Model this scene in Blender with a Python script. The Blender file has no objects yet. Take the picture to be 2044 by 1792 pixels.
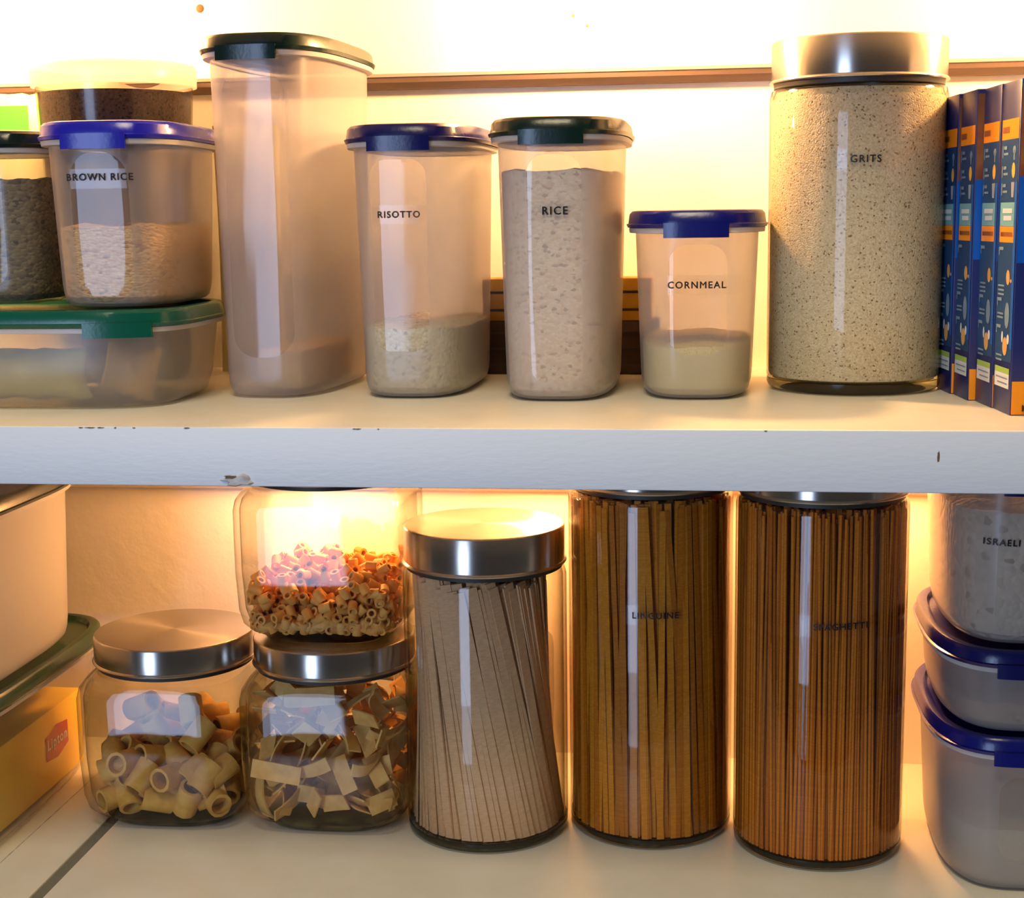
import bpy, math, random
import numpy as np
from mathutils import Matrix, Vector

random.seed(7); rng = np.random.default_rng(7)
SC = bpy.context.scene
COL = SC.collection
PI = math.pi

# ------------------------------------------------------------------ camera
F_PX, PITCH, YAW, ROLL = 3000.0, math.radians(8.8), math.radians(7.5), 0.0135
fwd = Vector((-math.sin(YAW)*math.cos(PITCH), math.cos(YAW)*math.cos(PITCH), -math.sin(PITCH)))
right = Vector((math.cos(YAW), math.sin(YAW), 0)); up = right.cross(fwd)
r2 = right*math.cos(ROLL) - up*math.sin(ROLL); u2 = up*math.cos(ROLL) + right*math.sin(ROLL)
cd = bpy.data.cameras.new('camera'); cd.sensor_fit = 'HORIZONTAL'; cd.sensor_width = 36.0
cd.lens = 36.0*F_PX/2044.0; cd.clip_start = 0.02
cam = bpy.data.objects.new('camera', cd); COL.objects.link(cam)
m = Matrix((r2, u2, -fwd)).transposed().to_4x4(); m.translation = Vector((0, -0.786, 0.112))
cam.matrix_world = m
SC.camera = cam

# ------------------------------------------------------------------ light and exposure
SC.view_settings.view_transform = 'Standard'; SC.view_settings.look = 'None'
SC.view_settings.exposure = 0.0; SC.view_settings.gamma = 1.0; SC.view_settings.use_curve_mapping = False
SC.cycles.transparent_max_bounces = 40
SC.cycles.sample_clamp_indirect = 6.0
w = bpy.data.worlds.new('dim kitchen'); SC.world = w; w.use_nodes = True
w.node_tree.nodes['Background'].inputs[0].default_value = (0.62, 0.60, 0.62, 1)
w.node_tree.nodes['Background'].inputs[1].default_value = 0.07

def area(name, loc, aim, sx, sy, power, color, shape='RECTANGLE', spread=PI):
    l = bpy.data.lights.new(name, 'AREA'); l.shape = shape; l.size = sx
    if shape in ('RECTANGLE', 'ELLIPSE'): l.size_y = sy
    l.energy = power; l.color = color; l.spread = spread
    o = bpy.data.objects.new(name, l); COL.objects.link(o); o.location = loc
    o.rotation_euler = (Vector(aim)-Vector(loc)).to_track_quat('-Z', 'Y').to_euler()
    return o
# glazed door of the kitchen, behind and to the left of the photographer
area('glass_door_daylight', (-1.30, -2.90, 0.05), (-0.1, 0.1, 0.05), 0.78, 2.4, 48, (0.50, 0.66, 1.0))
# kitchen ceiling lamp above and in front of the cupboard
area('kitchen_ceiling_lamp', (-0.15, -0.80, 1.25), (-0.10, 0.0, -0.1), 0.45, 0.45, 13.0, (1.0, 0.83, 0.55))
WARM = (1.0, 0.53, 0.21)
# small warm cabinet lamps under the upper shelf (above the frame) and under the middle shelf (behind its edge)
UP = [(-0.47, 0.235, 0.278, 6.0), (-0.075, 0.235, 0.278, 7.0), (0.27, 0.235, 0.278, 6.0)]
LOW = [(-0.285, 0.285, -0.055, 2.1), (-0.115, 0.290, -0.055, 1.6), (0.105, 0.290, -0.055, 2.1)]
for x, y, z, p in UP + LOW:
    l = bpy.data.lights.new('cabinet_lamp', 'POINT'); l.energy = p; l.color = WARM if z > 0 else (1.0, 0.48, 0.17); l.shadow_soft_size = 0.014
    o = bpy.data.objects.new('cabinet_lamp', l); COL.objects.link(o); o.location = (x, y, z)

# ------------------------------------------------------------------ materials
def mat(name):
    m = bpy.data.materials.new(name); m.use_nodes = True
    nt = m.node_tree; nt.nodes.clear()
    out = nt.nodes.new('ShaderNodeOutputMaterial')
    return m, nt, out
def N(nt, t, **kw):
    n = nt.nodes.new(t)
    for k, v in kw.items():
        if k.startswith('i_'): n.inputs[int(k[2:])].default_value = v
        else: setattr(n, k, v)
    return n
def L(nt, a, b): nt.links.new(a, b)
def col4(c): return (c[0], c[1], c[2], 1.0)
def srgb(r, g, b):
    f = lambda u: (u/255/12.92 if u/255 <= .04045 else ((u/255+.055)/1.055)**2.4)
    return (f(r), f(g), f(b))
def math_(nt, op, a, b=None, c=None, clamp=False):
    n = nt.nodes.new('ShaderNodeMath'); n.operation = op; n.use_clamp = clamp
    for i, v in enumerate((a, b, c)):
        if v is None: continue
        if isinstance(v, (int, float)): n.inputs[i].default_value = v
        else: L(nt, v, n.inputs[i])
    return n.outputs[0]

def principled(name, color, rough=0.5, metal=0.0, coat=0.0, noise=None, noise_scale=40, bump=0.0, bump_scale=200,
               stretch=None, spec=0.5, trans=0.0, sss=0.0):
    m, nt, out = mat(name)
    p = N(nt, 'ShaderNodeBsdfPrincipled')
    p.inputs['Base Color'].default_value = col4(color); p.inputs['Roughness'].default_value = rough
    p.inputs['Metallic'].default_value = metal; p.inputs['Coat Weight'].default_value = coat
    p.inputs['Specular IOR Level'].default_value = spec
    tc = N(nt, 'ShaderNodeTexCoord'); src = tc.outputs['Object']
    if stretch:
        mp = N(nt, 'ShaderNodeMapping'); mp.inputs['Scale'].default_value = stretch
        L(nt, src, mp.inputs[0]); src = mp.outputs[0]
    if noise:
        nz = N(nt, 'ShaderNodeTexNoise'); nz.inputs['Scale'].default_value = noise_scale; nz.inputs['Detail'].default_value = 5
        L(nt, src, nz.inputs['Vector'])
        cr = N(nt, 'ShaderNodeValToRGB'); cr.color_ramp.elements[0].position = .35; cr.color_ramp.elements[1].position = .65
        cr.color_ramp.elements[0].color = col4(noise); cr.color_ramp.elements[1].color = col4(color)
        L(nt, nz.outputs[0], cr.inputs[0]); L(nt, cr.outputs[0], p.inputs['Base Color'])
    if bump:
        nb = N(nt, 'ShaderNodeTexNoise'); nb.inputs['Scale'].default_value = bump_scale; nb.inputs['Detail'].default_value = 4
        L(nt, src, nb.inputs['Vector'])
        b = N(nt, 'ShaderNodeBump'); b.inputs['Strength'].default_value = bump; b.inputs['Distance'].default_value = 0.002
        L(nt, nb.outputs[0], b.inputs['Height']); L(nt, b.outputs[0], p.inputs['Normal'])
    L(nt, p.outputs[0], out.inputs[0])
    return m

def glass_mat(name, tint=(.97, .98, .96), edge=(.42, .43, .34), rough=0.03, refl=0.0, power=3.0):
    m, nt, out = mat(name)
    lw = N(nt, 'ShaderNodeLayerWeight'); lw.inputs['Blend'].default_value = 0.5
    pw = math_(nt, 'POWER', lw.outputs['Facing'], power)
    mx = N(nt, 'ShaderNodeMix', data_type='RGBA')
    mx.inputs[6].default_value = col4(tint); mx.inputs[7].default_value = col4(edge); L(nt, pw, mx.inputs[0])
    tr = N(nt, 'ShaderNodeBsdfTransparent'); L(nt, mx.outputs[2], tr.inputs[0])
    gl = N(nt, 'ShaderNodeBsdfGlossy'); gl.inputs['Roughness'].default_value = rough
    fac = math_(nt, 'MULTIPLY_ADD', math_(nt, 'POWER', lw.outputs['Facing'], 5.0), 0.75, 0.028+refl)
    ms = N(nt, 'ShaderNodeMixShader'); L(nt, fac, ms.inputs[0]); L(nt, tr.outputs[0], ms.inputs[1]); L(nt, gl.outputs[0], ms.inputs[2])
    L(nt, ms.outputs[0], out.inputs[0])
    return m

def frosted(name, color=(.47, .45, .46), tr=0.22, win=None, wtr=0.62, transl=0.26):
    """milky plastic; win = (x centre, half width, z low, z high, round) is a clear strip on the front"""
    m, nt, out = mat(name)
    d = N(nt, 'ShaderNodeBsdfDiffuse'); d.inputs[0].default_value = col4(color)
    t = N(nt, 'ShaderNodeBsdfTranslucent'); t.inputs[0].default_value = col4(color)
    dt = N(nt, 'ShaderNodeMixShader'); dt.inputs[0].default_value = transl
    L(nt, d.outputs[0], dt.inputs[1]); L(nt, t.outputs[0], dt.inputs[2])
    tp = N(nt, 'ShaderNodeBsdfTransparent'); tp.inputs[0].default_value = (1, 1, 1, 1)
    ms = N(nt, 'ShaderNodeMixShader'); L(nt, dt.outputs[0], ms.inputs[1]); L(nt, tp.outputs[0], ms.inputs[2])
    gl = N(nt, 'ShaderNodeBsdfGlossy'); gl.inputs['Roughness'].default_value = .28
    lw = N(nt, 'ShaderNodeLayerWeight'); lw.inputs['Blend'].default_value = 0.5
    m2 = N(nt, 'ShaderNodeMixShader'); L(nt, math_(nt, 'MULTIPLY_ADD', math_(nt, 'POWER', lw.outputs['Facing'], 5.0), 0.5, 0.04), m2.inputs[0]); L(nt, ms.outputs[0], m2.inputs[1]); L(nt, gl.outputs[0], m2.inputs[2])
    if win:
        xc, hw, z0, z1, rr = win
        tc = N(nt, 'ShaderNodeTexCoord'); sp = N(nt, 'ShaderNodeSeparateXYZ'); L(nt, tc.outputs['Object'], sp.inputs[0])
        X, Y, Z = sp.outputs
        qx = math_(nt, 'SUBTRACT', math_(nt, 'ABSOLUTE', math_(nt, 'SUBTRACT', X, xc)), hw-rr)
        qz = math_(nt, 'SUBTRACT', math_(nt, 'ABSOLUTE', math_(nt, 'SUBTRACT', Z, (z0+z1)/2)), (z1-z0)/2-rr)
        qx = math_(nt, 'MAXIMUM', qx, 0.0); qz = math_(nt, 'MAXIMUM', qz, 0.0)
        dd = math_(nt, 'SQRT', math_(nt, 'ADD', math_(nt, 'MULTIPLY', qx, qx), math_(nt, 'MULTIPLY', qz, qz)))
        ins = math_(nt, 'MULTIPLY', math_(nt, 'LESS_THAN', dd, rr), math_(nt, 'LESS_THAN', Y, 0.0))
        fac = math_(nt, 'MULTIPLY_ADD', ins, wtr-tr, tr)
        L(nt, fac, ms.inputs[0])
        L(nt, math_(nt, 'MULTIPLY_ADD', ins, -.22, .28), gl.inputs['Roughness'])
    else:
        ms.inputs[0].default_value = tr
    L(nt, m2.outputs[0], out.inputs[0])
    return m

def grain_mat(name, c1, c2, c3, scale=600, rough=.7, stretch=None, bump=.6, dark=.12):
    m, nt, out = mat(name)
    p = N(nt, 'ShaderNodeBsdfPrincipled'); p.inputs['Roughness'].default_value = rough; p.inputs['Specular IOR Level'].default_value = .25
    tc = N(nt, 'ShaderNodeTexCoord'); src = tc.outputs['Object']
    if stretch:
        mp = N(nt, 'ShaderNodeMapping'); mp.inputs['Scale'].default_value = stretch
        L(nt, src, mp.inputs[0]); src = mp.outputs[0]
    v = N(nt, 'ShaderNodeTexVoronoi'); v.inputs['Scale'].default_value = scale; v.inputs['Randomness'].default_value = 1
    L(nt, src, v.inputs['Vector'])
    sc = N(nt, 'ShaderNodeSeparateColor'); L(nt, v.outputs['Color'], sc.inputs[0])
    cr = N(nt, 'ShaderNodeValToRGB'); e = cr.color_ramp.elements
    e[0].position = 0.02; e[0].color = col4(c3); e[1].position = 1; e[1].color = col4(c2)
    k = e.new(dark); k.color = col4(c1)
    L(nt, sc.outputs[0], cr.inputs[0]); L(nt, cr.outputs[0], p.inputs['Base Color'])
    b = N(nt, 'ShaderNodeBump'); b.inputs['Strength'].default_value = bump; b.inputs['Distance'].default_value = .0015; b.invert = True
    L(nt, v.outputs['Distance'], b.inputs['Height']); L(nt, b.outputs[0], p.inputs['Normal'])
    L(nt, p.outputs[0], out.inputs[0])
    return m

def steel_mat(name, rough=.30, aniso=.85):
    m, nt, out = mat(name)
    p = N(nt, 'ShaderNodeBsdfPrincipled'); p.inputs['Metallic'].default_value = 1; p.inputs['Base Color'].default_value = (.50, .47, .43, 1)
    p.inputs['Roughness'].default_value = rough; p.inputs['Anisotropic'].default_value = aniso
    tg = N(nt, 'ShaderNodeTangent'); tg.direction_type = 'RADIAL'; tg.axis = 'Z'
    p.inputs['Anisotropic Rotation'].default_value = .25; L(nt, tg.outputs[0], p.inputs['Tangent']); L(nt, p.outputs[0], out.inputs[0])
    return m

M = {}
M['paint_wall'] = principled('warm white painted wall', (.80, .76, .68), .55, bump=.25, bump_scale=90, noise=(.76, .71, .62), noise_scale=14)
M['paint_shelf'] = principled('white gloss shelf paint', (.80, .77, .66), .34, bump=.06, bump_scale=80, noise=(.77, .73, .60), noise_scale=30)
M['paint_edge'] = principled('brushed white edge paint', (.84, .86, .87), .45, bump=.09, bump_scale=260, stretch=(.4, 1, 1.6))
M['cleat'] = principled('white painted cleat', (.80, .74, .64), .5, bump=.2, bump_scale=70, stretch=(.2, 1, 1))
M['seam'] = principled('grey caulked joint', (.20, .20, .16), .7, bump=.3, bump_scale=300)
M['chip_wood'] = principled('bare wood chip', (.22, .14, .07), .8, noise=(.10, .06, .03), noise_scale=300)
M['chip_paint'] = principled('peeling paint flake', (.62, .60, .58), .6, noise=(.40, .33, .27), noise_scale=150)
M['nail'] = principled('rusty nail hole', (.10, .05, .01), .8)
M['steel'] = steel_mat('brushed steel', .27, .85)
M['glass'] = glass_mat('clear jar glass')
M['glass_dark'] = glass_mat('thick glass base', (.84, .85, .75), (.18, .18, .12), .03, .02, 1.3)
M['gasket'] = principled('dark rubber seal', (.03, .025, .02), .5)
M['ink'] = principled('black label ink', (.012, .012, .015), .5)
M['tape'] = glass_mat('clear label tape', (.985, .985, .985), (.9, .9, .9), .10, .0, 2.0)
def plastic(n, c, r=.24): return principled(n, c, r, bump=.05, bump_scale=300)
M['lid_green'] = plastic('dark green lid plastic', srgb(8, 36, 28))
M['lid_black'] = plastic('very dark green lid plastic', srgb(10, 30, 24))
M['lid_emerald'] = plastic('deep green lid plastic', srgb(6, 84, 66))
M['lid_moss'] = plastic('moss green lid plastic', srgb(26, 58, 38))
M['lid_navy'] = plastic('navy lid plastic', srgb(16, 18, 84))
M['lid_royal'] = plastic('royal blue lid plastic', srgb(30, 30, 160))
M['lid_blue'] = plastic('blue lid plastic', srgb(14, 20, 104))
M['rim'] = frosted('milky rim plastic', (.66, .64, .62), .08, transl=.3)

# ------------------------------------------------------------------ mesh helpers
def obj(name, verts, faces, mt=None, parent=None, smooth=True, sharp=35):
    me = bpy.data.meshes.new(name); me.from_pydata([tuple(v) for v in verts], [], faces); me.update()
    if smooth:
        me.polygons.foreach_set('use_smooth', [True]*len(me.polygons))
        if sharp: me.set_sharp_from_angle(angle=math.radians(sharp))
    o = bpy.data.objects.new(name, me); COL.objects.link(o)
    if mt: me.materials.append(M[mt] if isinstance(mt, str) else mt)
    if parent: o.parent = parent
    return o
def thing(name, label, cat, loc=(0, 0, 0), rz=0.0, group=None):
    o = bpy.data.objects.new(name, None); COL.objects.link(o); o.empty_display_size = .02
    o.location = loc; o.rotation_euler = (0, 0, rz); tag(o, label, cat, group); return o
def tag(o, label, cat, group=None, kind=None):
    o['label'] = label; o['category'] = cat
    if group: o['group'] = group
    if kind: o['kind'] = kind
    return o
def struct(o): o['kind'] = 'structure'; return o

def ring(a, b, n, z, K=72, cx=0, cy=0):
    out = []
    for i in range(K):
        t = 2*PI*i/K; c, s = math.cos(t), math.sin(t)
        out.append((cx+a*math.copysign(abs(c)**(2/n), c), cy+b*math.copysign(abs(s)**(2/n), s), z))
    return out
def loft(rings, cap0=True, cap1=True):
    K = len(rings[0]); v = [p for r in rings for p in r]; f = []
    for j in range(len(rings)-1):
        for i in range(K):
            i2 = (i+1) % K
            f.append((j*K+i, j*K+i2, (j+1)*K+i2, (j+1)*K+i))
    if cap0: f.append(tuple(range(K-1, -1, -1)))
    if cap1: f.append(tuple((len(rings)-1)*K+i for i in range(K)))
    return v, f
def lathe(prof, K=72, cap0=True, cap1=True):
    return loft([ring(r, r, 2, z, K) for r, z in prof], cap0, cap1)
def rot_loft(*a, **k): return loft(*a, **k)
def box_vf(x0, x1, y0, y1, z0, z1, bev=0.0):
    if bev <= 0:
        v = [(x, y, z) for x in (x0, x1) for y in (y0, y1) for z in (z0, z1)]
        return v, [(0, 1, 3, 2), (4, 6, 7, 5), (0, 4, 5, 1), (2, 3, 7, 6), (0, 2, 6, 4), (1, 5, 7, 3)]
    import bmesh
    bm = bmesh.new(); bmesh.ops.create_cube(bm, size=1)
    for v in bm.verts:
        v.co = Vector(((x0+x1)/2+v.co.x*(x1-x0), (y0+y1)/2+v.co.y*(y1-y0), (z0+z1)/2+v.co.z*(z1-z0)))
    bmesh.ops.bevel(bm, geom=bm.edges[:], offset=bev, segments=2, affect='EDGES', profile=.5)
    bm.verts.index_update()
    v = [tuple(q.co) for q in bm.verts]; f = [tuple(q.index for q in fc.verts) for fc in bm.faces]; bm.free()
    return v, f
def join_vf(parts):
    V, F = [], []
    for v, f in parts:
        o = len(V); V += list(v); F += [tuple(i+o for i in q) for q in f]
    return V, F

_txt = {}
def text_vf(body, width=None, cap=None, bold=.0):
    """letters in the xz plane, centred on the origin"""
    c = bpy.data.curves.new('txt', 'FONT'); c.body = body; c.size = 1; c.space_character = 1.2; c.offset = bold; c.resolution_u = 3
    o = bpy.data.objects.new('txt', c); COL.objects.link(o)
    dg = bpy.context.evaluated_depsgraph_get(); dg.update()
    me = bpy.data.meshes.new_from_object(o.evaluated_get(dg))
    v = np.array([q.co[:] for q in me.vertices]); f = [tuple(p.vertices) for p in me.polygons]
    bpy.data.objects.remove(o); bpy.data.curves.remove(c); bpy.data.meshes.remove(me)
    lo, hi = v.min(0), v.max(0); v -= (lo+hi)/2
    s = width/(hi-lo)[0] if width else cap/(hi-lo)[1]
    v *= s
    return [(p[0], 0.0, p[1]) for p in v], f
def put_text(name, body, surf, x0, z0, width, parent, mt='ink', tilt=0.0, eps=.0004, bold=.0):
    v, f = text_vf(body, width=width, bold=bold); c, s = math.cos(tilt), math.sin(tilt)
    cap_ = max(q[2] for q in v)-min(q[2] for q in v); k_ = cap_*.035        # heavier strokes: the outline laid over itself, slightly shifted
    v, f = join_vf([([(x+dx, y, z+dz) for x, y, z in v], f) for dx, dz in ((-k_, 0), (k_, 0), (0, k_), (0, -k_))])
    vv = []
    for x, _, z in v:
        X, Z = x0+x*c-z*s, z0+x*s+z*c
        vv.append((X, surf(X, Z)-eps, Z))
    return obj(name, vv, f, mt, parent, smooth=False)
def patch(name, surf, x0, x1, z0, z1, eps, mt, parent, nx=10, nz=3, thick=0.0):
    v, f = [], []
    for j in range(nz+1):
        for i in range(nx+1):
            x = x0+(x1-x0)*i/nx; z = z0+(z1-z0)*j/nz
            v.append((x, surf(x, z)-eps, z))
    for j in range(nz):
        for i in range(nx):
            a = j*(nx+1)+i; f.append((a, a+1, a+nx+2, a+nx+1))
    if thick:
        n0 = len(v); v += [(x, y+thick, z) for x, y, z in v]
        f += [tuple(n0+i for i in reversed(q)) for q in f]
        W = nx+1
        edge = [i for i in range(W)] + [j*W+nx for j in range(1, nz+1)] + [nz*W+i for i in range(nx-1, -1, -1)] + [j*W for j in range(nz-1, 0, -1)]
        for k in range(len(edge)):
            a, b = edge[k], edge[(k+1) % len(edge)]; f.append((b, a, n0+a, n0+b))
    return obj(name, v, f, mt, parent, smooth=True)

# ------------------------------------------------------------------ the cupboard
YW, ZL = 0.330, -0.301
XL, XR = -0.66, 0.42
def sbox(name, x0, x1, y0, y1, z0, z1, mt, bev=.0015, parent=None):
    v, f = box_vf(x0, x1, y0, y1, z0, z1, bev); o = obj(name, v, f, mt, parent, sharp=30)
    return o
struct(sbox('wall_back', XL, XR, YW, YW+.02, -.36, .36, 'paint_wall', 0))
struct(sbox('wall_left', XL-.02, XL, 0, YW+.02, -.36, .36, 'paint_wall', 0))
struct(sbox('wall_right', XR, XR+.02, 0, YW+.02, -.36, .36, 'paint_wall', 0))
struct(sbox('ceiling', XL, XR, .0, YW, .300, .332, 'paint_shelf'))
def cleat(name, z0, z1, th=.016, ch=.0085):
    prof = [(YW, z0), (YW-.004, z0), (YW-.0055, z0+.0022), (YW-th+.002, z0+ch-.0012), (YW-th, z0+ch+.0010), (YW-th, z1), (YW, z1)]
    n = len(prof); v = [(x, y, z) for x in (XL, XR) for y, z in prof]
    f = [(i, (i+1) % n, n+(i+1) % n, n+i) for i in range(n)] + [tuple(range(n-1, -1, -1)), tuple(range(n, 2*n))]
    return struct(obj(name, v, f, 'cleat', None, smooth=False))
c1 = cleat('trim_1', .2135, .300, .016, .001)
M['bead'] = principled('shade brown bead', srgb(112, 92, 80), .7, noise=srgb(98, 78, 66), noise_scale=60, stretch=(.1, 1, 1))  # shade band under the cleat, put into the brown of this strip
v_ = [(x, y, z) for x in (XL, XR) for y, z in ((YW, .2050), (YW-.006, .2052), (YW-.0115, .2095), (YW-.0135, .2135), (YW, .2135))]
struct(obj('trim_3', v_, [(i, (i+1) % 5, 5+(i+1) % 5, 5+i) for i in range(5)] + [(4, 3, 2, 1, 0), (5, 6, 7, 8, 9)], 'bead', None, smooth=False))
cleat('trim_2', -.094, -.032)
for x, z, r in ((-.3712, .2655, .0032), (-.0967, .2523, .0014), (-.0868, .2452, .0012)):
    v, f = lathe([(r, 0), (r*.8, .0006), (r*.3, .0009)], 10); o = obj('nail_head', v, f, 'nail', c1)
    o.rotation_euler = (PI/2, 0, 0); o.location = (x, YW-.016, z)
shelf = tag(thing('middle_shelf', 'thick white painted shelf board with a brushed bluish front edge', 'shelf', (0, 0, 0)), 'thick white painted shelf board with a brushed bluish front edge', 'shelf')
sbox('board', XL, XR, .003, YW, -.032, 0, 'paint_shelf', .001, shelf)
sbox('front_edge', XL, XR, -.0002, .0032, -.0325, .0002, 'paint_edge', .0008, shelf)
def blob(name, cx, cz, w, h, mt, parent, seed, y=-.0004, th=.0008):
    r = random.Random(seed); K = 14; v = []; 
    rr = [1+r.uniform(-.35, .35) for _ in range(K)]
    for yy in (y, y-th):
        k = 1 if yy == y else .8
        for i in range(K): v.append((cx+w*k*rr[i]*math.cos(2*PI*i/K), yy, cz+h*k*rr[i]*math.sin(2*PI*i/K)))
    f = [(i, (i+1) % K, K+(i+1) % K, K+i) for i in range(K)] + [tuple(range(K, 2*K))]
    return obj(name, v, f, mt, parent)
for i, (x, s) in enumerate(((-.3440, .0012), (-.3385, .0030), (-.3325, .0018), (-.3240, .0008), (-.3130, .0009), (-.283, .0016), (-.188, .0022), (-.176, .0006), (.03, .0008))):
    blob('paint_chip', x, -.0003, s, .00032, 'chip_wood', shelf, i, -.0003, .0002)
blob('peeled_patch', -.2545, -.0290, .0095, .0034, 'chip_paint', shelf, 31, -.0003, .0010)
blob('peeled_edge', -.259, -.0272, .0035, .0008, 'chip_wood', shelf, 33, -.0010, .0005)
blob('paint_dent', .118, -.0135, .0006, .0028, 'chip_wood', shelf, 35, -.0002, .0001)
low = thing('lower_shelf', 'cream painted lower shelf board with a grey joint at its left', 'shelf', (0, 0, ZL))
sbox('board', -.4065, XR, 0, YW, -.03, 0, 'paint_shelf', .0006, low)
sbox('board', XL, -.4148, 0, YW, -.03, .0003, 'paint_shelf', .0006, low)
sbox('joint_strip', -.4148, -.4065, 0, YW, -.03, -.0009, 'seam', 0, low)
sbox('board_groove', -.4565, -.4559, .0, YW, .0002, .0005, 'chip_paint', 0, low)

# ------------------------------------------------------------------ storage containers with press-on lids
def make_container(name, label, loc, rz, a, b, H, lid, n=3.2, win=None, color=(.47, .45, .46), tr=.50, wtr=.62, taper=.90,
                   tab=True, cat='container', tabside='front', transl=.26, tabx=0.0):
    t = thing(name, label, cat, loc, rz)
    zt = H-.0135
    R = lambda z, o, nn=n: ring(a*1.0+o, b*1.0+o, nn, z)
    da = a*(1-taper)
    flat = .0013 if win else 0.0
    def Rb(z, o):
        lim = -(b+o-flat)
        return [(x, max(y, lim), zz) for x, y, zz in R(z, o)]
    secs = [R(.0010, -da-.006), R(.0018, -da-.0035), R(.0040, -da-.0012), R(.0090, -da), Rb(.014, -da*(1-.014/zt)), Rb(zt*.5, -da*.5), Rb(zt-.010, -da*.010/zt), R(zt-.006, -da*.006/zt), R(zt, 0)]
    v, f = loft(secs, True, False)
    mt = frosted(name+' plastic', color, tr, win, wtr, transl)
    body = obj('body', v, f, mt, t)
    v, f = loft([R(zt-.0006, -.0004), R(zt-.0002, .0038), R(zt+.0026, .0042), R(zt+.0034, .0012), R(zt+.0075, .0010)], False, False)
    obj('rim', v, f, 'rim', t)
    v, f = loft([R(zt+.0034, .0010), R(zt+.0030, .0050), R(zt+.0050, .0058), R(zt+.0056, .0046), R(zt+.0112, .0038), R(zt+.0130, .0022),
                 R(zt+.0135, -.0005), R(zt+.0128, -.0028), R(zt+.0098, -.0045), R(zt+.0098, -.02)], False, True)
    ld = obj('lid', v, f, lid, t)
    def surf(x, z, o=0.0):
        k = -da*(1-max(0, min(1, z/zt)))+o
        aa, bb = a+k, b+k
        return max(-bb*max(0.0, 1-min(.9999, abs(x/aa))**n)**(1/n), -(bb-flat) if o == 0 else -1)
    if tab:
        sf = lambda x, z: surf(x, zt, .0060)
        patch('tab', sf, tabx-.0193, tabx+.0193, zt-.0030, zt+.0058, .0008, lid, ld, 10, 2, .0022)
    return t, surf, body
def fill(name, label, cat, t, a, b, n, z0, lv, taper, H, mt, bumpy=.0012, seed=0, slope=0.0):
    """loose food resting inside a container: top-level, same place as the container"""
    r = np.random.default_rng(seed); K = 72
    zt = H-.0135; da = a*(1-taper)
    rg = []
    for z in (z0, z0+.004, (z0+lv)/2, lv):
        k = -da*(1-z/zt)-.0016-(.004 if z == z0 else 0); rg.append(ring(a+k, b+k, n, z, K))
    ka = -da*(1-lv/zt)-.0016
    top = rg[-1]; top = [(x, y, z+bumpy*math.sin(x*180+seed)*.6+bumpy*r.uniform(-.35, .35)+slope*x) for x, y, z in top]; rg[-1] = top
    for s in (.8, .55, .3, .1):
        rg.append([(x*s, y*s, lv+bumpy*(math.sin(x*s*150+seed)+math.cos(y*s*120))+bumpy*r.uniform(-.3, .3)+slope*x*s) for x, y, z in top])
    v, f = loft(rg); o = obj(name, v, f, mt, None)
    o.location = t.location; o.rotation_euler = t.rotation_euler
    tag(o, label, cat, kind='stuff'); return o

A, B = .0387, .080
def label_tape(t, surf, x0, x1, z, h=.0115):
    return patch('label_tape', surf, x0, x1, z-h/2, z+h/2, .0007, 'tape', t, 12, 1)

# flat green-lidded container lying at the front left, two containers stand on it
FZ = .0605
t, sf, _ = make_container('flat_container', 'low wide translucent container with deep green lid carrying two smaller containers', (-.431, .134, 0), 0,
    .112, .068, FZ, 'lid_emerald', n=4.5, color=(.56, .52, .46), tr=.60, taper=.95, tabx=.084)
pk = lambda nm, lab, x0, x1, y0, y1, z0, z1, mt, cat='packet', rot=(0, 0, 0): None
M['packet_olive'] = principled('yellow green packet print', srgb(196, 178, 84), .5, noise=srgb(170, 150, 66), noise_scale=60, bump=.3, bump_scale=50)
M['packet_amber'] = principled('amber packet print', srgb(214, 158, 74), .5, noise=srgb(180, 120, 50), noise_scale=40, bump=.3, bump_scale=50)
def pouch(name, label, loc, w, h, d, mt, rot=(0, 0, 0), cat='packet', seed=0):
    """soft packet, its base centre at the origin: pillow shape with crimped ends"""
    r = random.Random(seed); nx, nz = 14, 12; v = []; f = []
    for s in (-1, 1):
        for j in range(nz+1):
            for i in range(nx+1):
                u, q = i/nx, j/nz
                bul = (max(0, math.sin(PI*u))**.45)*(max(0, math.sin(PI*q))**.4)
                v.append(((u-.5)*w*(1-.06*math.sin(PI*q)), s*(.0004+d/2*bul*(1+r.uniform(-.12, .12))), q*h+(r.uniform(-.0015, .0015) if 0 < i < nx else 0)))
    W = nx+1; n0 = W*(nz+1)
    for s in (0, 1):
        for j in range(nz):
            for i in range(nx):
                a_ = s*n0+j*W+i; q = (a_, a_+1, a_+W+1, a_+W); f.append(q if s == 0 else tuple(reversed(q)))
    edge = [i for i in range(W)] + [j*W+nx for j in range(1, nz+1)] + [nz*W+i for i in range(nx-1, -1, -1)] + [j*W for j in range(nz-1, 0, -1)]
    for k in range(len(edge)):
        p, q = edge[k], edge[(k+1) % len(edge)]; f.append((q, p, n0+p, n0+q))
    o = obj(name, v, f, mt, None, sharp=60); o.location = loc; o.rotation_euler = rot
    return tag(o, label, cat)
p = pouch('food_packet', 'yellowish printed packet inside the flat green-lidded container', (-.440, .086, .006), .135, .030, .022, 'packet_olive', (.12, 0, 0), seed=1)
for k in range(5):
    v, f = box_vf(-.045, -.015+.01*(k % 3), -.0122, -.0118, .008+k*.0036, .0088+k*.0036); obj('print_line', v, f, 'chip_wood', p, smooth=False)
pouch('food_packet', 'amber folded packet at the right inside the flat green-lidded container', (-.356, .098, .006), .034, .034, .02, 'packet_amber', (.1, .25, .1), seed=2)

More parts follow.
